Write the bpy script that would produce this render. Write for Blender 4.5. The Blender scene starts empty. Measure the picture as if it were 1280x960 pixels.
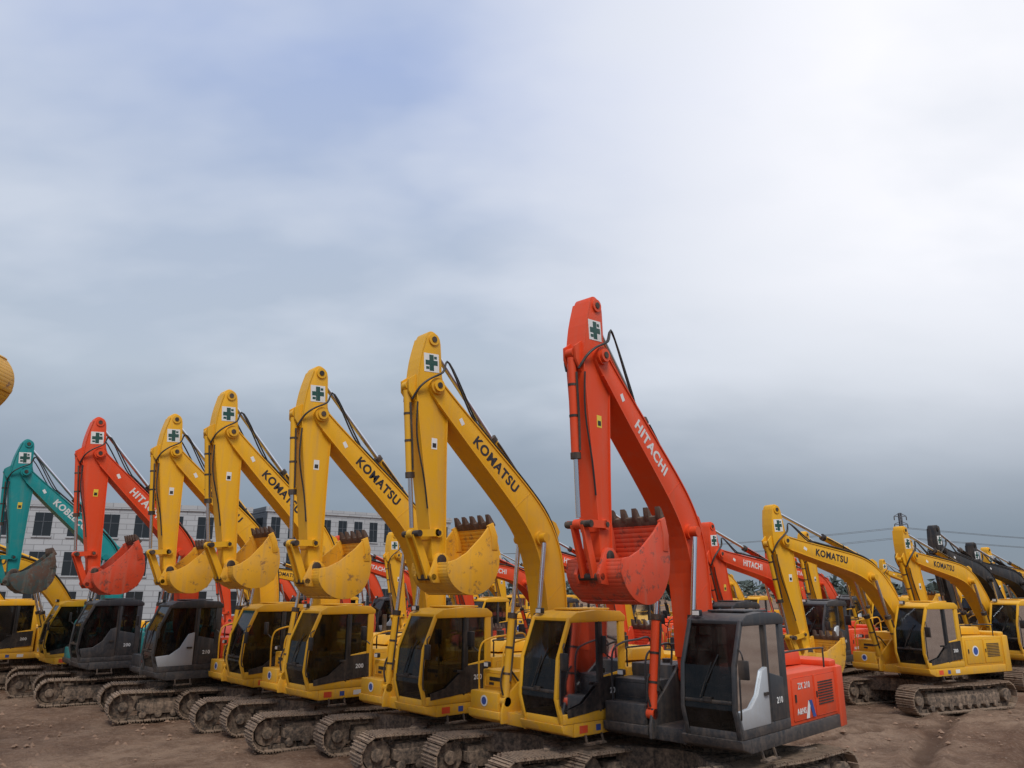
import bpy, math, random
from mathutils import Vector, Matrix, noise
random.seed(7)
scene=bpy.context.scene
scene.view_settings.view_transform='Standard'
scene.view_settings.look='None'
scene.view_settings.exposure=0
COL=scene.collection

# ------------------------------------------------------------------ materials
def newmat(name):
    m=bpy.data.materials.new(name); m.use_nodes=True
    nt=m.node_tree; b=nt.nodes['Principled BSDF']
    return m,nt,b
def N(nt,t,**k):
    n=nt.nodes.new(t)
    for a,v in k.items(): setattr(n,a,v)
    return n
def math_(nt,op,a,b=None,clamp=False):
    n=N(nt,'ShaderNodeMath',operation=op,use_clamp=clamp)
    for i,x in enumerate((a,b)):
        if x is None: continue
        if isinstance(x,(int,float)): n.inputs[i].default_value=x
        else: nt.links.new(x,n.inputs[i])
    return n.outputs[0]
def maprange(nt,x,a,b,c=0,d=1):
    n=N(nt,'ShaderNodeMapRange'); n.clamp=True
    nt.links.new(x,n.inputs[0])
    for i,v in zip((1,2,3,4),(a,b,c,d)): n.inputs[i].default_value=v
    return n.outputs[0]
def mixc(nt,f,a,b,mode='MIX'):
    n=N(nt,'ShaderNodeMix',data_type='RGBA',blend_type=mode)
    if isinstance(f,(int,float)): n.inputs[0].default_value=f
    else: nt.links.new(f,n.inputs[0])
    for i,x in ((6,a),(7,b)):
        if isinstance(x,(tuple,list)): n.inputs[i].default_value=(*x[:3],1)
        else: nt.links.new(x,n.inputs[i])
    return n.outputs[2]
def noise_(nt,vec,scale,detail=6,rough=.6,mapscale=None):
    if mapscale:
        mp=N(nt,'ShaderNodeMapping'); mp.inputs['Scale'].default_value=mapscale
        nt.links.new(vec,mp.inputs[0]); vec=mp.outputs[0]
    n=N(nt,'ShaderNodeTexNoise'); n.inputs['Scale'].default_value=scale
    n.inputs['Detail'].default_value=detail; n.inputs['Roughness'].default_value=rough
    nt.links.new(vec,n.inputs['Vector']); return n.outputs['Fac']
DUST=(.33,.235,.165)
def paint(name,col,dirt=.35,rough=.4,worn=0,metal=0,spec=.5,wcol=(.10,.055,.035)):
    m,nt,b=newmat(name)
    tc=N(nt,'ShaderNodeTexCoord').outputs['Object']
    geo=N(nt,'ShaderNodeNewGeometry')
    oi=N(nt,'ShaderNodeObjectInfo')
    off=N(nt,'ShaderNodeVectorMath',operation='ADD'); nt.links.new(tc,off.inputs[0])
    cmb=N(nt,'ShaderNodeCombineXYZ'); nt.links.new(math_(nt,'MULTIPLY',oi.outputs['Random'],37),cmb.inputs[0]); nt.links.new(cmb.outputs[0],off.inputs[1])
    v=off.outputs[0]
    nn=noise_(nt,v,1.6,4,.72)
    n1=maprange(nt,nn,.50,.80)
    n2=maprange(nt,noise_(nt,v,1.0,2,.6,(8,8,.7)),.5,.8)
    sep=N(nt,'ShaderNodeSeparateXYZ'); nt.links.new(tc,sep.inputs[0])
    low=maprange(nt,sep.outputs[2],2.1,.9,0,1.1)
    sn=N(nt,'ShaderNodeSeparateXYZ'); nt.links.new(geo.outputs['Normal'],sn.inputs[0])
    up=maprange(nt,sn.outputs[2],.5,1,0,.7)
    nz=maprange(nt,noise_(nt,v,14,2,.7),.35,.7)
    f=math_(nt,'ADD',math_(nt,'ADD',math_(nt,'MULTIPLY',n1,.8),math_(nt,'MULTIPLY',n2,.9)),math_(nt,'MULTIPLY',math_(nt,'ADD',low,up),nz))
    f=math_(nt,'MULTIPLY',f,dirt,True)
    tone=maprange(nt,oi.outputs['Random'],0,1)
    c=mixc(nt,tone,tuple(x*.90 for x in col),tuple(min(1,x*1.04+.003) for x in col))
    c=mixc(nt,f,c,DUST)
    if worn:
        w=maprange(nt,noise_(nt,v,4,5,.78),.62-worn*.2,.70-worn*.16)
        c=mixc(nt,w,c,wcol)
    nt.links.new(c,b.inputs['Base Color'])
    nt.links.new(math_(nt,'ADD',math_(nt,'MULTIPLY',f,.6),rough,True),b.inputs['Roughness'])
    b.inputs['Metallic'].default_value=metal
    b.inputs['Specular IOR Level'].default_value=spec
    return m
YEL=paint('yellow_paint',(.80,.41,.014),.27,.48,spec=.35)
YELW=paint('yellow_paint_worn',(.76,.38,.018),.36,.52,worn=.3,wcol=(.30,.15,.05))
ORA=paint('orange_paint',(.76,.072,.016),.17,.48,spec=.33)
ORAW=paint('orange_paint_worn',(.68,.066,.020),.30,.52,worn=.35,wcol=(.22,.06,.04))
TEA=paint('teal_paint',(.006,.25,.25),.20,.48,spec=.35)
TEAW=paint('teal_paint_worn',(.05,.08,.075),.7,.6,worn=.8)
DRK=paint('dark_grey_paint',(.030,.033,.038),.20,.48)
BLK=paint('black_paint',(.012,.012,.013),.22,.5)
SIL=paint('silver_panel',(.42,.44,.46),.22,.4,metal=.15)
TRK=paint('track_steel',(.20,.15,.11),1.0,.7,worn=.35,metal=.1)
TRF=paint('undercarriage_dirty',(.045,.036,.03),.6,.8)
IRON=paint('dark_iron',(.05,.04,.034),.5,.6,worn=.3,metal=.4)
TOOTH=paint('rusty_teeth',(.09,.055,.04),.5,.7,worn=.5)
HOSE=paint('rubber_hose',(.012,.012,.012),.2,.55)
INT=paint('cab_interior',(.02,.02,.022),.15,.7)
CHR,nt,b=newmat('chrome_rod'); b.inputs['Base Color'].default_value=(.66,.68,.72,1); b.inputs['Metallic'].default_value=1; b.inputs['Roughness'].default_value=.22
WHT=paint('white_lettering',(.75,.75,.73),.15,.5)
BLT=paint('black_lettering',(.012,.012,.02),.05,.5)
GRN=paint('green_decal',(.01,.07,.055),.1,.5)
BLU=paint('blue_decal',(.02,.07,.3),.1,.5)
YDC=paint('warning_decal',(.75,.55,.05),.1,.5)
LMP,nt,b=newmat('lamp_lens'); b.inputs['Base Color'].default_value=(.7,.7,.68,1); b.inputs['Roughness'].default_value=.15
GLS=bpy.data.materials.new('tinted_glass'); GLS.use_nodes=True; nt=GLS.node_tree; nt.nodes.clear()
o=N(nt,'ShaderNodeOutputMaterial'); tr=N(nt,'ShaderNodeBsdfTransparent'); tr.inputs[0].default_value=(.20,.225,.225,1)
gl=N(nt,'ShaderNodeBsdfGlossy'); gl.inputs['Roughness'].default_value=.06; gl.inputs[0].default_value=(.8,.85,.9,1)
df=N(nt,'ShaderNodeBsdfDiffuse'); df.inputs[0].default_value=(.12,.10,.09,1)
fr=N(nt,'ShaderNodeFresnel'); fr.inputs[0].default_value=1.45
ms=N(nt,'ShaderNodeMixShader'); nt.links.new(fr.outputs[0],ms.inputs[0]); nt.links.new(tr.outputs[0],ms.inputs[1]); nt.links.new(gl.outputs[0],ms.inputs[2])
tcn=N(nt,'ShaderNodeTexCoord'); dn=maprange(nt,noise_(nt,tcn.outputs['Object'],3,3),.4,.8,.02,.18)
m2=N(nt,'ShaderNodeMixShader'); nt.links.new(dn,m2.inputs[0]); nt.links.new(ms.outputs[0],m2.inputs[1]); nt.links.new(df.outputs[0],m2.inputs[2])
nt.links.new(m2.outputs[0],o.inputs[0])

# ------------------------------------------------------------------ mesh builder
class MB:
    def __init__(s): s.v=[];s.f=[];s.m=[];s.mats=[];s.T=None
    def mi(s,mat):
        if mat not in s.mats: s.mats.append(mat)
        return s.mats.index(mat)
    def add(s,vs,fs,mat):
        k=len(s.v); i=s.mi(mat)
        for p in vs:
            p=Vector(p)
            if s.T is not None: p=s.T@p
            s.v.append(p)
        for f in fs: s.f.append([k+j for j in f]); s.m.append(i)
    def box(s,c,d,mat,R=None):
        c=Vector(c); vs=[]
        for z in(-1,1):
            for y in(-1,1):
                for x in(-1,1):
                    p=Vector((x*d[0]/2,y*d[1]/2,z*d[2]/2))
                    if R is not None: p=R@p
                    vs.append(c+p)
        s.add(vs,[(0,2,3,1),(4,5,7,6),(0,1,5,4),(2,6,7,3),(0,4,6,2),(1,3,7,5)],mat)
    def bb(s,a,b,mat):
        s.box([(a[i]+b[i])/2 for i in range(3)],[abs(b[i]-a[i]) for i in range(3)],mat)
    def beam(s,p,q,w,h,mat,side=(0,1,0)):
        p=Vector(p);q=Vector(q);d=(q-p).normalized();sd=Vector(side);sd=(sd-d*sd.dot(d)).normalized();u=d.cross(sd)
        vs=[]
        for e in(p,q):
            for a,b_ in((-1,-1),(1,-1),(1,1),(-1,1)): vs.append(e+sd*a*w/2+u*b_*h/2)
        s.add(vs,[(0,3,2,1),(4,5,6,7),(0,1,5,4),(1,2,6,5),(2,3,7,6),(3,0,4,7)],mat)
    def cyl(s,p,q,r,mat,n=14,r2=None):
        p=Vector(p);q=Vector(q);d=(q-p).normalized();a=d.orthogonal().normalized();c=d.cross(a)
        r2=r if r2 is None else r2; vs=[]
        for e,rr in((p,r),(q,r2)):
            for i in range(n):
                t=2*math.pi*i/n; vs.append(e+a*math.cos(t)*rr+c*math.sin(t)*rr)
        fs=[(i,(i+1)%n,n+(i+1)%n,n+i) for i in range(n)]+[tuple(range(n))[::-1],tuple(range(n,2*n))]
        s.add(vs,fs,mat)
    def prism(s,pts,y0,y1,mat):
        n=len(pts); vs=[(x,y0,z) for x,z in pts]+[(x,y1,z) for x,z in pts]
        s.add(vs,[(i,(i+1)%n,n+(i+1)%n,n+i) for i in range(n)]+[tuple(range(n))[::-1],tuple(range(n,2*n))],mat)
    def prismz(s,pts,z0,z1,mat):
        n=len(pts); vs=[(x,y,z0) for x,y in pts]+[(x,y,z1) for x,y in pts]
        s.add(vs,[(i,(i+1)%n,n+(i+1)%n,n+i) for i in range(n)]+[tuple(range(n))[::-1],tuple(range(n,2*n))],mat)
    def tube(s,path,r,mat,n=7,sub=6):
        P=catmull([Vector(p) for p in path],sub,False); vs=[];fs=[]
        a=(P[1]-P[0]).orthogonal().normalized()
        for i,p in enumerate(P):
            d=(P[min(i+1,len(P)-1)]-P[max(i-1,0)]).normalized()
            a=(a-d*a.dot(d)).normalized(); c=d.cross(a)
            for j in range(n):
                t=2*math.pi*j/n; vs.append(p+a*math.cos(t)*r+c*math.sin(t)*r)
        for i in range(len(P)-1):
            for j in range(n): fs.append((i*n+j,i*n+(j+1)%n,(i+1)*n+(j+1)%n,(i+1)*n+j))
        s.add(vs,fs,mat)
    def quad(s,vs,mat): s.add(vs,[tuple(range(len(vs)))],mat)
    def mesh(s,name,bevel=0,smooth=38,fix=True):
        me=bpy.data.meshes.new(name); me.from_pydata([tuple(v) for v in s.v],[],s.f)
        for m in s.mats: me.materials.append(m)
        me.polygons.foreach_set('material_index',s.m)
        if fix:
            import bmesh
            bm=bmesh.new(); bm.from_mesh(me); bmesh.ops.recalc_face_normals(bm,faces=bm.faces); bm.to_mesh(me); bm.free()
        me.update()
        if bevel:
            ob=bpy.data.objects.new('tmp',me); COL.objects.link(ob)
            md=ob.modifiers.new('b','BEVEL'); md.width=bevel; md.segments=2; md.limit_method='ANGLE'; md.angle_limit=math.radians(42); md.use_clamp_overlap=False
            dg=bpy.context.evaluated_depsgraph_get(); dg.update()
            me2=bpy.data.meshes.new_from_object(ob.evaluated_get(dg)); bpy.data.objects.remove(ob); me2.name=name; me=me2
        if smooth:
            me.shade_smooth(); me.set_sharp_from_angle(angle=math.radians(smooth))
        return me
def catmull(P,sub,closed):
    n=len(P); out=[]
    rng=n if closed else n-1
    for i in range(rng):
        if closed: a,b,c,d=P[i-1],P[i],P[(i+1)%n],P[(i+2)%n]
        else: a,b,c,d=P[max(i-1,0)],P[i],P[i+1],P[min(i+2,n-1)]
        for k in range(sub):
            t=k/sub
            out.append(.5*((2*b)+(c-a)*t+(2*a-5*b+4*c-d)*t*t+(3*b-a-3*c+d)*t**3))
    if not closed: out.append(P[-1])
    return out
def cm2(pts,sub,closed=True):
    return [(p.x,p.y) for p in catmull([Vector(p) for p in pts],sub,closed)]
TXT={}
def text_mesh(s,size,mat,bold=.009):
    k=(s,size,mat.name)
    if k in TXT: return TXT[k]
    cu=bpy.data.curves.new('lettering','FONT'); cu.body=s; cu.size=size; cu.offset=bold; cu.space_character=1.12; cu.align_x='CENTER'; cu.align_y='CENTER'; cu.extrude=.002
    ob=bpy.data.objects.new('tmp',cu); COL.objects.link(ob)
    dg=bpy.context.evaluated_depsgraph_get(); dg.update()
    me=bpy.data.meshes.new_from_object(ob.evaluated_get(dg)); bpy.data.objects.remove(ob)
    me.materials.clear(); me.materials.append(mat); TXT[k]=me
    return me

# ------------------------------------------------------------------ excavator
STY={
 'y':dict(p=YEL,w=YELW,cab=YEL,panel=BLK,tank=YEL,deck=YEL,cw=YEL,boom=YEL,txt='KOMATSU',tc=BLT,model='200',bs=.86,ak=1.05),
 'o':dict(p=ORA,w=ORAW,cab=DRK,panel=SIL,tank=DRK,deck=DRK,cw=ORA,boom=ORA,txt='HITACHI',tc=WHT,model='210',bs=.98,ak=1.10),
 't':dict(p=TEA,w=TEAW,cab=DRK,panel=DRK,tank=TEA,deck=DRK,cw=TEA,boom=TEA,txt='KOBELCO',tc=WHT,model='200',bs=.88,ak=1.05),
 'k':dict(p=YEL,w=IRON,cab=BLK,panel=BLK,tank=YEL,deck=BLK,cw=BLK,boom=BLK,txt='',tc=WHT,model='320',bs=.88,ak=1.05),
}
def track_meshes():
    B=MB(); a=1.84; r=.35; zc=.38; pitch=.19
    L=4*a+2*math.pi*r; n=round(L/pitch)
    def at(s):
        s%=L
        if s<2*a: return (-a+s, zc-r, 0)
        s-=2*a
        if s<math.pi*r: t=s/r; return (a+math.sin(t)*r, zc-math.cos(t)*r, t)
        s-=math.pi*r
        if s<2*a:
            x=a-s; sag=-.035*math.cos(math.pi*x/(2*a))*abs(math.sin(math.pi*x/a)); return (x,zc+r+sag,math.pi)
        s-=2*a; t=s/r; return (-a-math.sin(t)*r, zc+math.cos(t)*r, math.pi+t)
    for i in range(n):
        x,z,t=at(i*L/n)
        R=Matrix.Rotation(-t,3,'Y')
        c=Vector((x,0,z)); dn=R@Vector((0,0,-1)); tg=R@Vector((1,0,0))
        B.box(c,(.17,.60,.022),TRK,R)
        for o in(-.065,0,.06): B.box(c+dn*.022+tg*o,(.018,.60,.03),TRK,R)
        for yy in(-.08,.08): B.box(c-dn*.055+Vector((0,yy,0)),(.165,.04,.085),TRF,R)
    belt=B.mesh('track_belt',0,30)
    F=MB()
    F.bb((-1.55,-.15,.26),(1.45,.15,.54),TRF)
    F.prism([(-1.55,.22),(-1.2,.17),(1.2,.17),(1.5,.27),(1.5,.45),(-1.55,.45)],-.19,.19,TRF)
    F.cyl((a,-.1,zc),(a,.1,zc),.29,TRF,24); F.cyl((a,-.19,zc),(a,.19,zc),.12,TRF,14)
    F.cyl((-a,-.05,zc),(-a,.05,zc),.28,TRF,24); F.cyl((-a,-.24,zc),(-a,.24,zc),.18,TRF,18)
    for i in range(18):
        t=i*math.tau/18; R=Matrix.Rotation(t,3,'Y'); F.box(Vector((-a,0,zc))+R@Vector((0,0,.30)),(.05,.06,.07),TRF,R)
    for i in range(8):
        x=-1.35+i*.385; F.cyl((x,-.2,.16),(x,.2,.16),.09,TRF,12)
    for x in(-.6,.7): F.cyl((x,-.12,.61),(x,.12,.61),.065,TRF,12)
    return belt,F.mesh('track_frame',.01)
TB,TF=track_meshes()
def carbody():
    B=MB()
    B.prismz([(-.8,-.75),(.8,-.75),(.95,-1.1),(1.35,-1.1),(.75,-.2),(.75,.2),(1.35,1.1),(.95,1.1),(.8,.75),(-.8,.75),(-.95,1.1),(-1.35,1.1),(-.75,.2),(-.75,-.2),(-1.35,-1.1),(-.95,-1.1)],.40,.76,TRF)
    B.cyl((0,0,.76),(0,0,.93),.62,TRF,32); B.cyl((0,0,.93),(0,0,1.02),.7,IRON,32)
    return B.mesh('carbody',.01)
CB=carbody()

def upper(st):
    S=STY[st]; B=MB(); D=MB(); P=S['p']
    B.bb((-2.05,-1.36,.98),(1.35,1.36,1.20),S['deck'])
    B.prism([(1.35,.98),(1.60,1.06),(1.66,1.2),(1.35,1.2)],.30,1.36,S['deck'])
    B.prism([(1.35,.98),(1.50,1.06),(1.52,1.2),(1.35,1.2)],-1.36,-.44,S['deck'])
    B.bb((-2.08,.34,1.2),(-.10,1.33,2.02),P)
    B.bb((-2.08,-1.33,1.2),(-.25,-.34,2.05),P)
    B.bb((-2.08,-.34,1.2),(-.25,.34,1.95),P)
    B.prism([(-1.98,2.03),(-1.9,2.27),(-.95,2.27),(-.75,2.06)],-.85,.75,P)
    for x0,x1 in((-1.98,-1.1),(-1.05,-.2)):
        B.bb((x0,1.33,1.27),(x1,1.347,1.94),P); B.bb((x0,-1.347,1.27),(x1-.1,-1.33,1.96),P)
    for i in range(9):
        D.box((-1.53,1.353,1.45+i*.045),(.62,.012,.02),BLK)
    D.box((-.3,1.355,1.62),(.04,.02,.12),BLK); D.box((-1.15,1.355,1.62),(.03,.02,.1),BLK)
    pts=[(-2.05,-1.37),(-2.35,-1.35),(-2.62,-1.15),(-2.78,-.75),(-2.84,-.3),(-2.84,.3),(-2.78,.75),(-2.62,1.15),(-2.35,1.35),(-2.05,1.37)]
    B.prismz(pts,.98,2.02,S['cw']); B.prismz([(x*.985,y*.93) for x,y in pts],2.02,2.12,S['cw'])
    B.bb((-.24,-1.35,1.2),(.62,-.46,2.10),S['tank'])
    B.bb((.63,-1.34,1.2),(1.16,-.48,1.88),S['tank'])
    B.bb((1.17,-1.33,1.2),(1.48,-.50,1.52),S['tank'])
    B.bb((1.165,-1.25,1.58),(1.178,-.57,1.83),S['deck'])
    D.box((.3,-1.36,1.6),(.5,.012,.02),BLK)
    D.cyl((.2,-.85,2.1),(.2,-.85,2.17),.08,BLK,14)
    for pth in ([(1.3,-1.28,1.5),(1.3,-1.28,2.25),(1.05,-1.28,2.45),(.5,-1.28,2.5),(.1,-1.28,2.5),(.05,-1.28,2.1)],
                [(1.3,-.56,1.5),(1.3,-.56,2.2),(1.05,-.56,2.4),(.5,-.56,2.45),(.5,-.56,2.1)]):
        D.tube(pth,.019,P if st!='o' else DRK,6,5)
    D.tube([(-.2,1.25,2.02),(-.2,1.25,2.3),(-.3,1.25,2.36),(-1.7,1.25,2.36),(-1.8,1.25,2.3),(-1.8,1.25,2.02)],.017,BLK,6,4)
    D.cyl((-1.5,-.45,2.2),(-1.5,-.45,2.75),.06,IRON,12); D.cyl((-1.1,.4,2.2),(-1.1,.4,2.5),.09,BLK,12)
    for y in(-.39,.27):
        B.prism([(-.15,1.0),(.2,1.98),(.36,2.12),(.56,2.12),(.68,2.0),(1.42,1.45),(1.5,1.2),(1.5,1.0)],y-.03,y+.03,S['deck'] if st!='y' else P)
    D.cyl((.46,-.46,1.95),(.46,.34,1.95),.09,IRON,16)
    D.tube([(1.3,-1.28,2.2),(1.42,-1.4,2.35),(1.42,-1.4,2.5)],.014,BLK,6,4); B.box((1.43,-1.4,2.45),(.05,.2,.3),BLK)
    B.box((1.2,-1.15,1.98),(.08,.14,.1),BLK); D.box((1.245,-1.15,1.98),(.01,.11,.07),LMP)
    D.box((.9,1.42,.86),(.45,.12,.03),IRON); D.beam((.7,1.38,1.0),(.7,1.42,.86),.03,.03,IRON); D.beam((1.1,1.38,1.0),(1.1,1.42,.86),.03,.03,IRON)
    # travel hoses hanging under the deck front
    for k in range(4):
        y=-.12+.08*k; D.tube([(1.0,y,1.0),(.95,y,.86),(.6,y*.7,.80),(.4,y*.5,.9)],.02,HOSE,6,4)
    if st=='y':
        D.cyl((1.486,-.9,1.36),(1.49,-.9,1.36),.1,WHT,18); D.cyl((1.49,-.9,1.36),(1.494,-.9,1.36),.07,BLU,18)
        D.box((1.182,-.9,1.72),(.006,.42,.07),BLK); D.box((1.182,-1.05,1.63),(.006,.14,.05),BLK)
        D.cyl((-.65,1.347,1.62),(-.65,1.352,1.62),.15,WHT,20); D.cyl((-.65,1.352,1.62),(-.65,1.356,1.62),.11,BLU,20)
        D.box((.35,1.362,1.09),(.2,.004,.1),WHT); D.box((.75,1.362,1.09),(.12,.004,.1),BLU); D.box((1.12,1.362,1.09),(.2,.004,.12),ORA)
    if st=='o':
        D.prism([(-1.05,1.27),(-.93,1.27),(-.80,1.55),(-.92,1.55)],1.351,1.354,BLU); D.prism([(-.78,1.27),(-.66,1.27),(-.78,1.55),(-.85,1.5)],1.351,1.354,WHT)
    return B.mesh('upper_body',.018),D.mesh('body_fittings',0)
def cab(st):
    S=STY[st]; B=MB(); D=MB(); G=MB(); C=S['cab']
    A=(1.60,1.22);Bp=(1.72,1.62);Cp=(1.66,2.25);Dp=(1.38,2.90)
    yl,yr=1.36,.38
    for y in(yl-.04,yr+.04):
        for p,q in((A,Bp),(Bp,Cp),(Cp,Dp)):
            ex=Vector((q[0]-p[0],q[1]-p[1])).normalized()*.02
            B.beam((p[0]-ex.x,y,p[1]-ex.y),(q[0]+ex.x,y,q[1]+ex.y),.07,.075,C)
        B.bb((.57,y-.035,1.3),(.65,y+.035,2.92),C if st!='y' else BLK)
        B.bb((-.03,y-.04,1.2),(.13,y+.04,2.92),C)
        B.bb((-.03,y-.045,1.2),(1.60,y+.045,1.36),C)
    B.prism([(1.40,2.84),(1.41,2.92),(1.24,3.01),(.7,3.05),(.08,3.02),(-.06,2.93),(-.06,2.84)],yr-.01,yl+.01,C)
    B.bb((.2,yr+.15,3.04),(1.0,yl-.15,3.075),C)
    B.bb((1.53,yr+.08,1.2),(1.64,yl-.08,1.33),C); B.bb((1.66,yr+.08,1.70),(1.74,yl-.08,1.755),BLK)
    B.bb((-.04,yr+.04,1.2),(.05,yl-.04,1.95),C)
    for y in(yl-.035,yr+.035):
        B.prism([(.13,1.34),(.56,1.34),(.56,1.92),(.13,1.98)],y-.02,y+.02,C)
    if st=='y':
        D.prism([(.05,1.42),(.62,1.38),(1.0,1.34),(1.5,1.30),(1.52,1.42),(1.15,1.50),(.85,1.72),(.6,1.9),(.05,1.94)],yl+.006,yl+.012,BLK)
    else:
        B.prism([(.68,1.34),(1.58,1.34),(1.66,1.6),(1.3,1.63),(1.05,1.8),(.85,2.15),(.68,2.2)],yl-.05,yl+.012,S['panel'])
        B.prism([(.13,1.36),(.60,1.36),(.60,2.1),(.13,2.0)],yl-.02,yl+.008,C)
    D.bb((.66,yl-.055,1.34),(.70,yl+.008,2.86),BLK)
    D.box((.80,yl+.03,1.80),(.14,.03,.045),BLK)
    D.tube([(1.66,yl+.02,1.5),(1.74,yl+.07,1.6),(1.72,yl+.07,2.1),(1.62,yl+.02,2.2)],.015,BLK,6,4)
    D.beam((1.755,.75,1.78),(1.70,.95,2.3),.015,.015,BLK); D.box((1.75,.87,1.76),(.04,.14,.06),BLK)
    D.beam((1.725,.85,2.0),(1.64,1.05,2.42),.02,.012,BLK)
    D.tube([(1.55,yl,2.5),(1.7,yl+.12,2.45),(1.7,yl+.14,2.35)],.013,BLK,6,4); B.box((1.70,yl+.14,2.22),(.05,.17,.28),BLK)
    B.box((1.36,.55,3.03),(.09,.15,.1),BLK); D.box((1.41,.55,3.03),(.01,.12,.07),LMP)
    yo=yl-.03; yi=yr+.03
    prof=[A,Bp,Cp,Dp,(.13,2.9),(.13,1.36)]
    for y in(yo,yi): G.quad([(x,y,z) for x,z in prof],GLS)
    for p,q in((A,Bp),(Bp,Cp),(Cp,Dp)):
        G.quad([(p[0]+.01,yr+.06,p[1]),(p[0]+.01,yl-.06,p[1]),(q[0]+.01,yl-.06,q[1]),(q[0]+.01,yr+.06,q[1])],GLS)
    G.quad([(0,yr+.06,1.95),(0,yl-.06,1.95),(0,yl-.06,2.9),(0,yr+.06,2.9)],GLS)
    D.bb((0.02,yr+.06,2.82),(1.36,yl-.06,2.838),INT); D.bb((.055,yr+.09,1.3),(.07,yl-.09,1.96),INT)
    for y in(yr+.062,yl-.066): D.bb((.14,y-.003,1.37),(.55,y+.003,1.92),INT)
    D.bb((.02,yr+.05,1.22),(1.52,yl-.05,1.30),INT)
    B.bb((.30,.66,1.5),(.85,1.12,1.72),INT); B.prism([(.22,1.6),(.36,1.6),(.26,2.35),(.12,2.35)],.66,1.12,INT); B.prism([(.16,2.38),(.24,2.38),(.22,2.62),(.12,2.62)],.75,1.03,INT)
    B.bb((.35,.5,1.3),(1.0,.63,1.85),INT); B.bb((.35,1.15,1.3),(.95,1.28,1.85),INT)
    for y in(.57,1.2): D.cyl((.98,y,1.8),(1.02,y,2.05),.022,INT,8)
    for y in(.8,.98): D.beam((1.25,y,1.3),(1.3,y,1.85),.03,.03,INT)
    B.box((1.45,.5,1.75),(.1,.14,.3),INT)
    return B.mesh('cab_frame',.014),D.mesh('cab_fittings',0),G.mesh('cab_glass',0,0,False)

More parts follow.
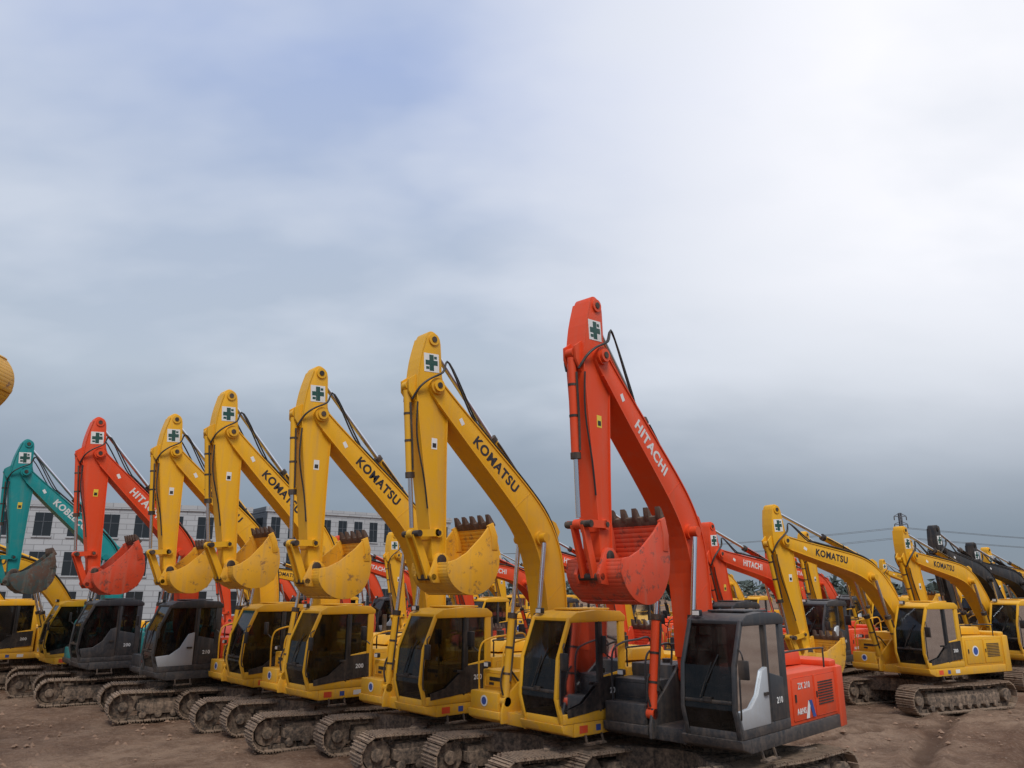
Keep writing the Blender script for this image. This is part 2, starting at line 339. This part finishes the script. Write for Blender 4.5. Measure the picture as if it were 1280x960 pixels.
POSE={'raised':(58.6,-93.5,36),'raised2':(59.8,-95,42),'raised3':(57.6,-92,32),'first':(61.6,-91,30),'right':(28.5,-101,18),'low':(26,-106,18),'low2':(30,-100,30),'mid':(38,-96,35),'reach':(56,8,275)}
BL=5.9; FOOT=(.46,1.95); YB=-.06
def work(st,pose):
    S=STY[st]; th,ph,be=[math.radians(a) for a in POSE[pose]]; BO=S['boom']
    ct,s_=math.cos(th),math.sin(th); cp,sp=math.cos(ph),math.sin(ph); cb,sb=math.cos(be),math.sin(be)
    K=BL/5.9; AK=S['ak']; BS=S['bs']
    def bo(u,v): u*=K; return (FOOT[0]+u*ct-v*s_, FOOT[1]+u*s_+v*ct)
    PV=bo(5.9,0)
    def ar(s,t):
        if s>0: s*=AK
        return (PV[0]+s*cp-t*sp, PV[1]+s*sp+t*cp)
    BP=ar(2.95,0)
    def bu(p,q): p*=BS;q*=BS; return (BP[0]-(p*cb-q*sb), BP[1]+p*sb+q*cb)
    v3=lambda xz,y:(xz[0],y,xz[1])
    B=MB()
    ol=[(-.2,.02),(-.1,.19),(.35,.40),(1.0,.78),(1.7,1.09),(2.2,1.20),(2.75,1.18),(3.4,1.01),(4.4,.66),(5.4,.31),(5.9,.15),(6.03,-.02),(5.92,-.15),(5.6,-.12),(4.6,.14),(3.6,.42),(2.9,.59),(2.35,.63),(1.7,.50),(1.0,.22),(.4,-.09),(.0,-.19),(-.15,-.12)]
    B.prism([bo(*p) for p in cm2(ol,3)],-.235,.235,BO)
    X=MB()
    for seg in (ol[2:11],ol[13:21]):
        tp=cm2(seg,3,False)
        for i in range(len(tp)-1):
            a=bo(*tp[i]);b=bo(*tp[i+1]); X.beam((a[0],0,a[1]),(b[0],0,b[1]),.51,.024,BO)
    for (u,v),r,w in(((0,0),.17,.28),((5.9,0),.15,.29),((2.35,.80),.13,.30)):
        p=bo(u,v); X.cyl((p[0],-w,p[1]),(p[0],w,p[1]),r,BO,20); X.cyl((p[0],-w-.02,p[1]),(p[0],w+.02,p[1]),r*.55,IRON,14)
    for y in(-.13,.13):
        X.prism([bo(1.95,1.11),bo(2.15,1.42),bo(2.35,1.42),bo(2.75,1.12)],y-.025,y+.025,BO)
    for u,v in((3.3,1.07),(4.0,.84),(4.8,.56)):
        p=bo(u,v); X.box((p[0],-.1,p[1]),(.06,.3,.06),IRON,Matrix.Rotation(-th,3,'Y'))
    for u in(1.25,3.15):
        for sg in(-1,1):
            top_=.88 if u<2 else 1.04; bt=.34 if u<2 else .56
            a=bo(u,bt);b=bo(u+.05,top_); X.beam((a[0],sg*.236,a[1]),(b[0],sg*.236,b[1]),.006,.02,BO)
    p=bo(5.1,.20)
    for sg in(-1,1): X.box((p[0],sg*.2365,p[1]),(.13,.004,.08),WHT,Matrix.Rotation(-th,3,'Y'))
    boom=B.mesh('boom',.012,30); boomx=X.mesh('boom_fittings',0)
    B=MB(); X=MB()
    oa=[(-1.04,-.03),(-1.05,.08),(-.94,.17),(-.5,.31),(.0,.39),(.4,.375),(1.2,.30),(2.6,.16),(2.95,.13),(3.08,.02),(3.02,-.11),(2.85,-.14),(2.0,-.17),(.9,-.23),(.3,-.28),(.05,-.25),(-.2,-.18),(-.6,-.17),(-.92,-.15)]
    B.prism([ar(*p) for p in cm2(oa,3)],-.17,.17,BO)
    for seg in (oa[2:8],oa[11:15]):
        tp=cm2(seg,3,False)
        for i in range(len(tp)-1):
            a=ar(*tp[i]);b=ar(*tp[i+1]); X.beam((a[0],0,a[1]),(b[0],0,b[1]),.375,.02,BO)
    for (s,t),r,w in(((-.90,.0),.11,.2),((2.95,0),.13,.21),((2.5,.03),.08,.24),((.0,0),.11,.34)):
        p=ar(s,t); X.cyl((p[0],-w,p[1]),(p[0],w,p[1]),r,BO,18); X.cyl((p[0],-w-.015,p[1]),(p[0],w+.015,p[1]),r*.5,IRON,12)
    for y in(-.11,.11): X.prism([ar(-.25,.31),ar(-.1,.54),ar(.1,.54),ar(.35,.35)],y-.022,y+.022,BO)
    p=ar(1.0,.04)
    for sg in(-1,1): X.box((p[0],sg*.1715,p[1]),(.12,.004,.2),YDC if st!='y' else WHT); X.box((p[0],sg*.175,p[1]-.03),(.08,.003,.08),BLK)
    arm=B.mesh('arm',.012,30)
    for sg in(1,-1):
        c=Vector(v3(ar(-.45,.06),sg*.1725)); R=Matrix.Rotation(math.radians(4),3,'Y')
        X.box(c,(.33,.005,.35),WHT,R); c2=c+Vector((0,sg*.004,0))
        X.box(c2,(.27,.004,.09),GRN,R); X.box(c2,(.095,.0046,.30),GRN,R)
        X.box(c2+R@Vector((-.09,0,.1)),(.06,.004,.05),GRN,R); X.box(c2+R@Vector((.09,0,-.1)),(.07,.004,.05),GRN,R)
    armx=X.mesh('arm_fittings',0)
    H=MB()
    def hyd(p,q,y,r,frac,mat=BO):
        P=Vector(v3(p,y));Q=Vector(v3(q,y));d=Q-P; m=P+d*frac
        H.cyl(P+d.normalized()*.08,m,r,mat,16); H.cyl(m-d.normalized()*.07,m+d.normalized()*.03,r*1.18,IRON,16); H.cyl(m,Q-d.normalized()*.1,r*.55,CHR,14)
        for e in(P,Q): H.cyl(e-Vector((0,.07,0)),e+Vector((0,.07,0)),r*1.1,mat,16)
        H.tube([P+d*.12+Vector((0,r+.02,0)),P+d*.4+Vector((0,r+.03,0)),m-d.normalized()*.1+Vector((0,r+.02,0))],.02,IRON,6,3)
        for k in (.3,.6): H.cyl(P+(m-P)*k,P+(m-P)*k+d.normalized()*.04,r*1.08,IRON,16)
    hyd((1.36,1.38),bo(2.35,.80),.37,.08,.52); hyd((1.36,1.38),bo(2.35,.80),-.37,.08,.52)
    hyd(bo(2.25,1.35),ar(-.90,.0),0,.085,.50)
    J=ar(2.50,.44)
    hyd(ar(0,.49),J,0,.072,.62)
    k1=ar(2.5,.03); k2=bu(-.34,-.16)
    for y in(-.22,.22): H.beam(v3(k1,y),v3(J,y),.04,.12,BO)
    for y in(-.1,.1): H.beam(v3(J,y),v3(k2,y),.05,.14,BO)
    for e in(J,k2): H.cyl(v3(e,-.25),v3(e,.25),.055,IRON,14)
    hy=H.mesh('hydraulic_cylinders',0)
    B=MB(); W=S['w']
    outer=cm2([(-.10,.02),(-.24,-.18),(-.24,-.46),(-.10,-.74),(.18,-.95),(.52,-1.0),(.86,-.86),(1.10,-.58),(1.22,-.28),(1.30,.0)],4,False)
    inner=[]
    for i,p in enumerate(outer):
        a=Vector(outer[max(i-1,0)]);c=Vector(outer[min(i+1,len(outer)-1)]);d=(c-a).normalized();inner.append((p[0]-d.y*.035,p[1]+d.x*.035))
    wd=.53
    for i in range(len(outer)-1):
        q=[outer[i],outer[i+1],inner[i+1],inner[i]]; B.prism([bu(*p) for p in q],-wd,wd,W)
    for y in(-wd,wd):
        B.prism([bu(*p) for p in outer+[(1.2,.02),(.9,-.05),(.4,-.10),(.1,-.06)]],y-.02,y+.02,W)
        B.prism([bu(*p) for p in((1.31,.02),(1.24,-.28),(1.08,-.5),(.96,-.42),(1.1,-.2),(1.16,.04))],y-.035,y+.035,W)
    for k in(.3,.55,.8):
        i0=int(k*len(outer)); a=outer[i0];b=outer[i0+1]; A=bu(*a);Bq=bu(*b); B.beam((A[0],0,A[1]),(Bq[0],0,Bq[1]),wd*2,.04,W)
    for y in(-.22,.22):
        B.prism([bu(*p) for p in((-.10,.12),(.02,.15),(.14,.08),(.2,-.1),(.0,-.3),(-.26,-.36),(-.42,-.24),(-.40,-.08))],y-.03,y+.03,W)
    p=bu(0,0); B.cyl(v3(p,-.26),v3(p,.26),.1,IRON,14)
    for i in range(5):
        y=-.47+i*.235; w_=.05
        a=[bu(1.26,-.10),bu(1.37,-.08),bu(1.36,.17),bu(1.33,.22),bu(1.25,.05)]
        B.prism(a,y-w_,y+w_,TOOTH)
    a=[bu(1.24,-.08),bu(1.32,-.08),bu(1.33,.06),bu(1.27,.06)]; B.prism(a,-wd,wd,TOOTH)
    buck=B.mesh('bucket',.006,30)
    Hh=MB()
    for y in(-.19,-.10,.12,.19):
        z=.04+random.random()*.03
        pts=[bo(.5,.50+z),bo(1.2,.88+z),bo(1.9,1.15+z),bo(2.6,1.22+z),bo(3.4,1.03+z),bo(4.4,.68+z),bo(5.0,.47+z)]
        Hh.tube([v3(p,y) for p in pts],.022,HOSE,6,4)
    for sg,bulge in((.22,.0),(-.22,.03),(.2,.07)):
        pts=[bo(4.8,.54),bo(5.2,.44+bulge),ar(-.45,-.24-bulge*.5),ar(-.25,-.08),ar(-.1,.2),ar(.05,.37),ar(.25,.47)]
        yy=[sg,sg*1.2,sg*1.4,sg*1.5,sg*1.4,sg*1.1,sg*.6]
        Hh.tube([v3(p,y) for p,y in zip(pts,yy)],.018,HOSE,6,5)
    Hh.tube([v3(p,.2) for p in(ar(.3,.40),ar(.9,.43),ar(1.6,.30),ar(2.1,.24))],.016,HOSE,6,4)
    for sg in(-.2,.2):
        Hh.tube([v3(bo(.4,.45),sg),v3(bo(.1,.7),sg*1.3),(.05,sg*1.4,2.35),(.0,sg*1.2,1.9)],.024,HOSE,6,5)
        Hh.tube([(.96,sg*1.6,1.6),(1.31,sg*2.0,2.0),(1.45,sg*1.95,1.75),(1.43,sg*1.75,1.5)],.02,HOSE,6,5)
    hs=Hh.mesh('hoses',0)
    ang=th+math.atan2(-.345,1.0)
    xd=Vector((-math.cos(ang),0,-math.sin(ang))); yd=Vector((-math.sin(ang),0,math.cos(ang))); zd=xd.cross(yd)
    c=bo(4.05,.535)
    M=Matrix((xd,yd,zd)).transposed().to_4x4(); M.translation=Vector((c[0],.2375,c[1]))
    M2=Matrix((-xd,yd,-zd)).transposed().to_4x4(); M2.translation=Vector((c[0],-.2375,c[1]))
    return [('boom',boom),('boom_fittings',boomx),('arm',arm),('arm_fittings',armx),('hydraulic_cylinders',hy),('bucket',buck),('hoses',hs)],M,M2
CU={};CW={}
def excavator(st,pose,loc,yaw,up=0,sc=1.0,shift=0.0):
    if st not in CU: CU[st]=(upper(st),cab(st))
    if (st,pose) not in CW: CW[(st,pose)]=work(st,pose)
    root=bpy.data.objects.new('excavator',None); COL.objects.link(root)
    root.location=(loc[0],loc[1],0.0); root.rotation_euler=(0,0,math.radians(yaw)); root.scale=(sc,)*3
    root.empty_display_size=.5
    def ch(name,me,M=Matrix.Identity(4)):
        ob=bpy.data.objects.new(name,me); COL.objects.link(ob); ob.parent=root; ob.matrix_local=M; return ob
    for y in(-1.15,1.15):
        ch('track_belt',TB,Matrix.Translation((shift,y,-.02))); ch('track_frame',TF,Matrix.Translation((shift,y,-.02)))
    ch('carbody',CB,Matrix.Translation((shift*.3,0,0)))
    U=Matrix.Rotation(math.radians(up),4,'Z')
    UW=U@Matrix.Translation((0,YB,0))
    (ub,uf),(cf,cd,cg)=CU[st]
    ch('upper_body',ub,U);ch('body_fittings',uf,U);ch('cab_frame',cf,U);ch('cab_fittings',cd,U);ch('cab_glass',cg,U)
    parts,M,M2=CW[(st,pose)]
    for n,me in parts: ch(n,me,UW)
    S=STY[st]
    if S['txt']:
        tm=text_mesh(S['txt'],.27,S['tc'])
        ch('boom_lettering',tm,UW@M);ch('boom_lettering',tm,UW@M2)
    tm=text_mesh(S['model'],.13,WHT,.003)
    Mx=Matrix(((-1,0,0),(0,0,1),(0,1,0))).to_4x4(); Mx.translation=Vector((.33,1.375,1.66)); ch('cab_lettering',tm,U@Mx)
    if st=='o':
        Mx=Mx.copy(); Mx.translation=Vector((-.65,1.352,1.80)); ch('side_lettering',text_mesh('ZX 210',.14,WHT,.003),U@Mx)
        Mx=Mx.copy(); Mx.translation=Vector((-.50,1.352,1.40)); ch('side_lettering',text_mesh('A&NS',.13,WHT,.003),U@Mx)
    return root

# main row, near to far
excavator('o','first',(3.62,14.65),216,10,1.0,.25)
excavator('y','raised',(1.18,16.0),212,9,1.0,.3)
excavator('y','raised3',(-1.36,18.15),211,10,1.0,.35)
excavator('y','raised2',(-4.28,20.5),213,9,1.0,.3)
excavator('y','raised',(-6.5,22.9),212,9,1.0,.25)
excavator('o','raised2',(-9.35,24.3),212,9,1.02,.2)
excavator('t','raised3',(-13.0,27.2),212,9,1.02,.2)
excavator('y','low2',(-15.2,29.2),212,8,1.0,.2)
excavator('y','low',(-18.5,30.8),212,8,1.0,.2)
excavator('y','low2',(-21.5,33),212,8,1.0,.2)
# machine standing to the left, only its raised bucket reaches the view
excavator('y','reach',(-17.5,13.0),5,0,1.05,0)
# machine on the right
excavator('y','right',(12.75,25.3),204,4,1.0,.1)
# second row
excavator('o','low',(11,29.5),221,0)
excavator('o','low2',(7.0,26.6),221,0)
row2=[('y','low'),('o','low2'),('o','low'),('y','low2'),('o','low2'),('o','mid'),('y','low'),('o','low2'),('y','low2')]
for i,(s,p) in enumerate(row2):
    excavator(s,p,(8-2.95*i+random.uniform(-.3,.3),32.0+2.4*i),221+random.uniform(-4,4),0)
row3=[('y','low'),('k','low2'),('o','low2'),('y','low2'),('y','low'),('o','low')]
for i,(s,p) in enumerate(row3):
    excavator(s,p,(14-3.4*i+random.uniform(-.3,.3),46.0+2.6*i),221+random.uniform(-5,5),0)
# right field
for s,p,x,y,w in (('y','low',18.6,30.6,214),('k','low2',21.8,35,216),('y','low2',17.8,38.5,216),('k','low',26.5,40,214),('o','low',18.3,44,215),('y','low',30,44,210),('y','mid',31,54,205),('y','low2',25,51,215),('y','low2',38,58,200),('o','low',24,58,220),('y','low2',37,70,205)):
    excavator(s,p,(x,y),w,0)

# ------------------------------------------------------------------ ground
def axis(lo,hi,d,far):
    a=[]; x=lo
    while x<=hi: a.append(x); x+=d
    s=d; x=hi
    while x<far: s*=1.25; x+=s; a.append(x)
    s=d; x=lo
    while x>-far: s*=1.25; x-=s; a.insert(0,x)
    return a
xs=axis(-24,24,.13,1800); ys=axis(7,36,.13,1800)
RUT=[((6.5,13),(9.5,19),(17,29),(30,42)),((8.3,12.5),(11.5,18.5),(19,27.5),(33,41)),((7.4,13),(12.5,18.5),(17,21),(26,23)),((8.6,12.4),(13.6,17.2),(18,19.3),(27,21)),((-4,12.3),(-9,15.5),(-16,19),(-26,23)),((-3.2,10.8),(-8.5,13.6),(-16,17),(-27,21)),((5,18),(9,21),(16,23),(26,24))]
RS=[]
for r_ in RUT:
    P=catmull([Vector(p) for p in r_],6,False); RS+=list(zip(P[:-1],P[1:]))
def rut(x,y):
    p=Vector((x,y)); best=9
    for a,b in RS:
        if (abs(a.x-x)>4 and abs(b.x-x)>4) or (abs(a.y-y)>4 and abs(b.y-y)>4): continue
        d=b-a; t=max(0,min(1,(p-a).dot(d)/d.length_squared)); q=(p-a-d*t).length
        if q<best: best=q
    return best
V=[];F=[]
for y in ys:
    for x in xs:
        z=0
        if abs(x)<120 and -60<y<200:
            z=.05*noise.noise(Vector((x*.35,y*.35,0)))+.045*noise.noise(Vector((x*1.3,y*1.3,3)))+.045*noise.noise(Vector((x*3.2,y*3.2,8)))
            z-=.04
        if abs(x)<34 and 9<y<44:
            w=rut(x+.15*noise.noise(Vector((x*.6,y*.6,2))),y)
            if w<.8:
                z+=-.10*math.exp(-(w/.24)**2)+.065*math.exp(-((w-.42)/.13)**2)*(1+noise.noise(Vector((x*4,y*4,1))))
        V.append((x,y,z))
nx=len(xs)
for j in range(len(ys)-1):
    for i in range(nx-1):
        k=j*nx+i; F.append((k,k+1,k+nx+1,k+nx))
me=bpy.data.meshes.new('ground'); me.from_pydata(V,[],F); me.shade_smooth()
gm,nt,b=newmat('dirt')
geo=N(nt,'ShaderNodeNewGeometry').outputs['Position']
n1=noise_(nt,geo,.20,4,.6); n2=noise_(nt,geo,1.1,5,.7); n3=noise_(nt,geo,9,5,.75)
c=mixc(nt,maprange(nt,n1,.40,.60),(.185,.105,.066),(.33,.225,.155))
c=mixc(nt,maprange(nt,n2,.42,.62,0,.7),c,(.13,.075,.049))
c=mixc(nt,maprange(nt,n3,.5,.7,0,.55),c,(.40,.285,.205))
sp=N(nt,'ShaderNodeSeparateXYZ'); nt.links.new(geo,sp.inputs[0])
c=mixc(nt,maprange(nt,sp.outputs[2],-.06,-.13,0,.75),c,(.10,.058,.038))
vo=N(nt,'ShaderNodeTexVoronoi'); vo.inputs['Scale'].default_value=7; nt.links.new(geo,vo.inputs['Vector'])
c=mixc(nt,maprange(nt,vo.outputs['Distance'],.16,.08,0,.5),c,(.40,.32,.25))
nt.links.new(c,b.inputs['Base Color']); b.inputs['Roughness'].default_value=.93; b.inputs['Specular IOR Level'].default_value=.15
bm=N(nt,'ShaderNodeBump'); bm.inputs['Strength'].default_value=1; bm.inputs['Distance'].default_value=.12
nt.links.new(math_(nt,'ADD',n3,math_(nt,'MULTIPLY',n2,1.5)),bm.inputs['Height']); nt.links.new(bm.outputs[0],b.inputs['Normal'])
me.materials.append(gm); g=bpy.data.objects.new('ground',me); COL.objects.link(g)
B=MB()
clod,nt,b=newmat('clod'); b.inputs['Base Color'].default_value=(.26,.165,.11,1); b.inputs['Roughness'].default_value=.95
for i in range(6500):
    y=9+27*random.random()**1.3; x=random.uniform(-.8,.8)*y
    if noise.noise(Vector((x*.5,y*.5,4)))<-.05: continue
    r=random.choice((.012,.018,.025,.04,.06))*random.uniform(.7,1.4)
    vs=[Vector(p)*r*random.uniform(.7,1.3) for p in((1,0,0),(0,1,0),(-1,0,0),(0,-1,0),(0,0,.8),(0,0,-.6))]
    B.add([v+Vector((x,y,-.02)) for v in vs],[(0,1,4),(1,2,4),(2,3,4),(3,0,4),(1,0,5),(2,1,5),(3,2,5),(0,3,5)],clod)
ob=bpy.data.objects.new('dirt_clods',B.mesh('dirt_clods',0,0,False)); COL.objects.link(ob)

# ------------------------------------------------------------------ buildings
def wallmat(name,c1,c2,mo):
    m,nt,b=newmat(name); tc=N(nt,'ShaderNodeTexCoord'); br=N(nt,'ShaderNodeTexBrick'); br.inputs['Scale'].default_value=1
    br.inputs['Color1'].default_value=(*c1,1); br.inputs['Color2'].default_value=(*c2,1); br.inputs['Mortar'].default_value=(*mo,1)
    br.inputs['Brick Width'].default_value=1.6; br.inputs['Row Height'].default_value=.55; br.inputs['Mortar Size'].default_value=.035
    sp=N(nt,'ShaderNodeSeparateXYZ'); nt.links.new(tc.outputs['Object'],sp.inputs[0]); cb=N(nt,'ShaderNodeCombineXYZ')
    nt.links.new(math_(nt,'ADD',sp.outputs[0],sp.outputs[1]),cb.inputs[0]); nt.links.new(sp.outputs[2],cb.inputs[1]); nt.links.new(cb.outputs[0],br.inputs['Vector']); nt.links.new(br.outputs[0],b.inputs['Base Color'])
    b.inputs['Roughness'].default_value=.85; return m
WALL=wallmat('white_brick_wall',(.44,.45,.46),(.38,.39,.40),(.25,.25,.26))
GRY=wallmat('grey_wall',(.085,.095,.11),(.075,.085,.10),(.05,.055,.06)); WIN,nt,b=newmat('window_glass')
b.inputs['Base Color'].default_value=(.02,.025,.03,1); b.inputs['Roughness'].default_value=.15
def building(name,corner,yaw,L,W,h,bays,sidebays,wmat,smat,floors=3):
    root=bpy.data.objects.new(name,None); COL.objects.link(root); root.location=(corner[0],corner[1],0); root.rotation_euler=(0,0,math.radians(yaw))
    def ch(n,B,bev=0):
        ob=bpy.data.objects.new(n,B.mesh(n,bev,0)); COL.objects.link(ob); ob.parent=root
    B=MB(); B.bb((0,0,-.2),(L,W,h),wmat)
    ch('walls',B)
    B=MB(); B.bb((-.1,0.02,0),(-.008,W-.02,h-.02),smat); ch('end_wall',B)
    B=MB(); B.bb((-.15,-.15,h+.003),(L+.15,.25,h+.6),wmat); B.bb((-.15,.253,h+.003),(.25,W-.25,h+.6),smat); B.bb((L-.25,.253,h+.003),(L+.15,W-.25,h+.6),wmat); B.bb((-.15,W-.247,h+.003),(L+.15,W+.15,h+.6),wmat)
    B.bb((L*.4,W*.4,h),(L*.55,W*.65,h+1.2),wmat); ch('parapet',B)
    Bw=MB();Bf=MB(); fh=h/floors
    for f in range(floors):
        z0=f*fh+fh*.25; z1=f*fh+fh*.85
        for i in range(bays):
            x=(i+.5)*L/bays; w=L/bays*.26
            Bw.bb((x-w,-.02,z0),(x+w,.05,z1),WIN)
            Bf.bb((x-w-.1,-.12,z0-.15),(x+w+.1,-.001,z0-.003),wmat); Bf.bb((x-.04,-.05,z0),(x+.04,-.021,z1),GRY)
            Bf.bb((x-w,-.05,z0+(z1-z0)*.6),(x-.043,-.021,z0+(z1-z0)*.6+.07),GRY); Bf.bb((x+.043,-.05,z0+(z1-z0)*.6),(x+w,-.021,z0+(z1-z0)*.6+.07),GRY)
        for i in range(sidebays):
            y=(i+.5)*W/sidebays; w=W/sidebays*.25
            Bw.bb((-.12,y-w,z0),(-.05,y+w,z1),WIN); Bf.bb((-.2,y-w-.1,z0-.15),(-.103,y+w+.1,z0-.003),smat)
    ch('windows',Bw);ch('window_frames',Bf)
building('brick_office_building',(-62,71.5),20,36,14,11.4,12,4,WALL,WALL)
building('office_building',(-29,92),38,26,30,12.4,12,7,WALL,GRY)
building('warehouse_building',(-120,120),10,50,30,9,14,6,WALL,GRY)
# ------------------------------------------------------------------ lattice pylon and wires
ST=paint('galvanised_steel',(.12,.13,.15),.1,.6)
def pylon(x,y,h):
    B=MB(); w0,w1=h*.11,h*.022; n=9
    def c(k,t):
        w=w0+(w1-w0)*min(1,t*1.25); sx,sy=((-1,-1),(1,-1),(1,1),(-1,1))[k]; return Vector((sx*w/2,sy*w/2,h*t))
    for k in range(4):
        for i in range(n):
            a,b2=i/n,(i+1)/n
            B.beam(c(k,a),c(k,b2),.26,.26,ST); B.beam(c(k,a),c((k+1)%4,b2),.15,.15,ST); B.beam(c((k+1)%4,a),c(k,b2),.15,.15,ST); B.beam(c(k,b2),c((k+1)%4,b2),.12,.12,ST)
    for t in(.76,.87,.96):
        L=h*.075*(1.6-t*.7); z=h*t
        for sg in(-1,1):
            B.beam((0,0,z),(sg*L,0,z+.1),.2,.2,ST); B.beam((0,0,z+h*.04),(sg*L,0,z+.15),.14,.14,ST); B.cyl((sg*L,0,z),(sg*L,0,z-.9),.12,IRON,6)
    ob=bpy.data.objects.new('transmission_tower',B.mesh('transmission_tower',0,0)); COL.objects.link(ob); ob.location=(x,y,0)
pylon(100,200,22.5)
pylon(330,260,22); pylon(-150,190,21)
B=MB()
def wire(p,q,sag):
    P=[Vector(p).lerp(Vector(q),t/8)-Vector((0,0,sag*4*(t/8)*(1-t/8))) for t in range(9)]
    B.tube(P,.045,IRON,4,2)
for dx,z in((-1.5,16.3),(1.5,16.3),(-1.4,18.8),(1.4,18.8)):
    wire((100+dx,200,z),(330+dx,260,z+1),4); wire((-150+dx,190,z),(100+dx,200,z),7)
ob=bpy.data.objects.new('power_lines',B.mesh('power_lines',0,0)); COL.objects.link(ob)
# distant trees
LEAF,nt,b=newmat('foliage'); tc=N(nt,'ShaderNodeNewGeometry').outputs['Position']
nt.links.new(mixc(nt,maprange(nt,noise_(nt,tc,.25,4),.35,.65),(.055,.075,.07),(.10,.125,.105)),b.inputs['Base Color']); b.inputs['Roughness'].default_value=.9
B=MB()
for i in range(600):
    az=math.radians(random.uniform(38,142)); d=random.uniform(250,330); cx,cy=d*math.cos(az),d*math.sin(az)
    h=random.uniform(3,6.5)*(1+.5*noise.noise(Vector((az*14,0,0))))
    for k in range(14):
        p=Vector((cx+random.gauss(0,2.6),cy+random.gauss(0,2),h*random.random()**.7))
        a=[p+Vector((random.uniform(-1.6,1.6),random.uniform(-1,1),random.uniform(-1.3,1.3))) for _ in range(4)]
        B.add(a,[(0,1,2),(0,2,3),(1,2,3)],LEAF)
ob=bpy.data.objects.new('distant_trees',B.mesh('distant_trees',0,0,False)); COL.objects.link(ob)

# ------------------------------------------------------------------ world + sun
w=bpy.data.worlds.new('World'); scene.world=w; w.use_nodes=True; nt=w.node_tree; bg=nt.nodes['Background']
SE,SR=52,172
sky=N(nt,'ShaderNodeTexSky'); sky.sky_type='NISHITA'; sky.sun_disc=False; sky.sun_elevation=math.radians(SE); sky.sun_rotation=math.radians(SR)
d=N(nt,'ShaderNodeTexCoord').outputs['Generated']
sp=N(nt,'ShaderNodeSeparateXYZ'); nt.links.new(d,sp.inputs[0]); z=sp.outputs[2]
zz=math_(nt,'ADD',math_(nt,'MAXIMUM',z,0),.34)
cb=N(nt,'ShaderNodeCombineXYZ'); nt.links.new(math_(nt,'DIVIDE',sp.outputs[0],zz),cb.inputs[0]); nt.links.new(math_(nt,'DIVIDE',sp.outputs[1],zz),cb.inputs[1])
cn=noise_(nt,cb.outputs[0],1.5,4,.5,(1,1.2,1)); cn2=noise_(nt,cb.outputs[0],2.8,4,.5,(.8,1.3,1))
wz=math_(nt,'ADD',z,math_(nt,'MULTIPLY',math_(nt,'SUBTRACT',cn,.5),.14))
r=N(nt,'ShaderNodeValToRGB'); nt.links.new(wz,r.inputs[0]); e=r.color_ramp.elements
st=[(0,(.21,.255,.31)),(.09,(.215,.265,.33)),(.17,(.29,.345,.42)),(.27,(.45,.515,.60)),(.42,(.43,.505,.64)),(.60,(.37,.46,.69)),(1,(.55,.61,.73))]
e[0].position=0; e[0].color=(*st[0][1],1); e[1].position=1; e[1].color=(*st[-1][1],1)
for p,c in st[1:-1]: q=e.new(p); q.color=(*c,1)
dot=N(nt,'ShaderNodeVectorMath',operation='DOT_PRODUCT'); nt.links.new(d,dot.inputs[0]); dot.inputs[1].default_value=Vector((.68,.60,.54)).normalized()
gl=maprange(nt,math_(nt,'ADD',dot.outputs['Value'],math_(nt,'MULTIPLY',math_(nt,'SUBTRACT',cn2,.5),.12)),.66,.95,0,1)
gl=math_(nt,'MULTIPLY',math_(nt,'POWER',gl,1.15),maprange(nt,z,.06,.36))
c=mixc(nt,gl,r.outputs[0],(.96,.96,1.0))
cl=math_(nt,'MULTIPLY',maprange(nt,cn2,.42,.68,0,.5),maprange(nt,z,.14,.32))
c=mixc(nt,cl,c,(.70,.74,.82))
sc=N(nt,'ShaderNodeVectorMath',operation='SCALE'); nt.links.new(c,sc.inputs[0]); sc.inputs['Scale'].default_value=10
c=mixc(nt,.05,sc.outputs[0],sky.outputs[0])
nt.links.new(c,bg.inputs['Color']); bg.inputs['Strength'].default_value=.108
L=bpy.data.lights.new('sun','SUN'); L.energy=2.1; L.angle=math.radians(22); L.color=(1,.96,.89)
so=bpy.data.objects.new('sun',L); COL.objects.link(so)
az=math.radians(SR); el=math.radians(SE)
sd=Vector((math.sin(az)*math.cos(el),math.cos(az)*math.cos(el),math.sin(el)))
so.rotation_euler=sd.to_track_quat('Z','Y').to_euler(); so.location=(0,0,40)
# ------------------------------------------------------------------ camera
cam=bpy.data.cameras.new('camera'); cam.lens=27; cam.sensor_width=36; cam.clip_end=5000; cam.clip_start=.1
co=bpy.data.objects.new('camera',cam); COL.objects.link(co); co.location=(0,0,3.4); co.rotation_euler=(math.radians(90+15.0),0,0)
scene.camera=co
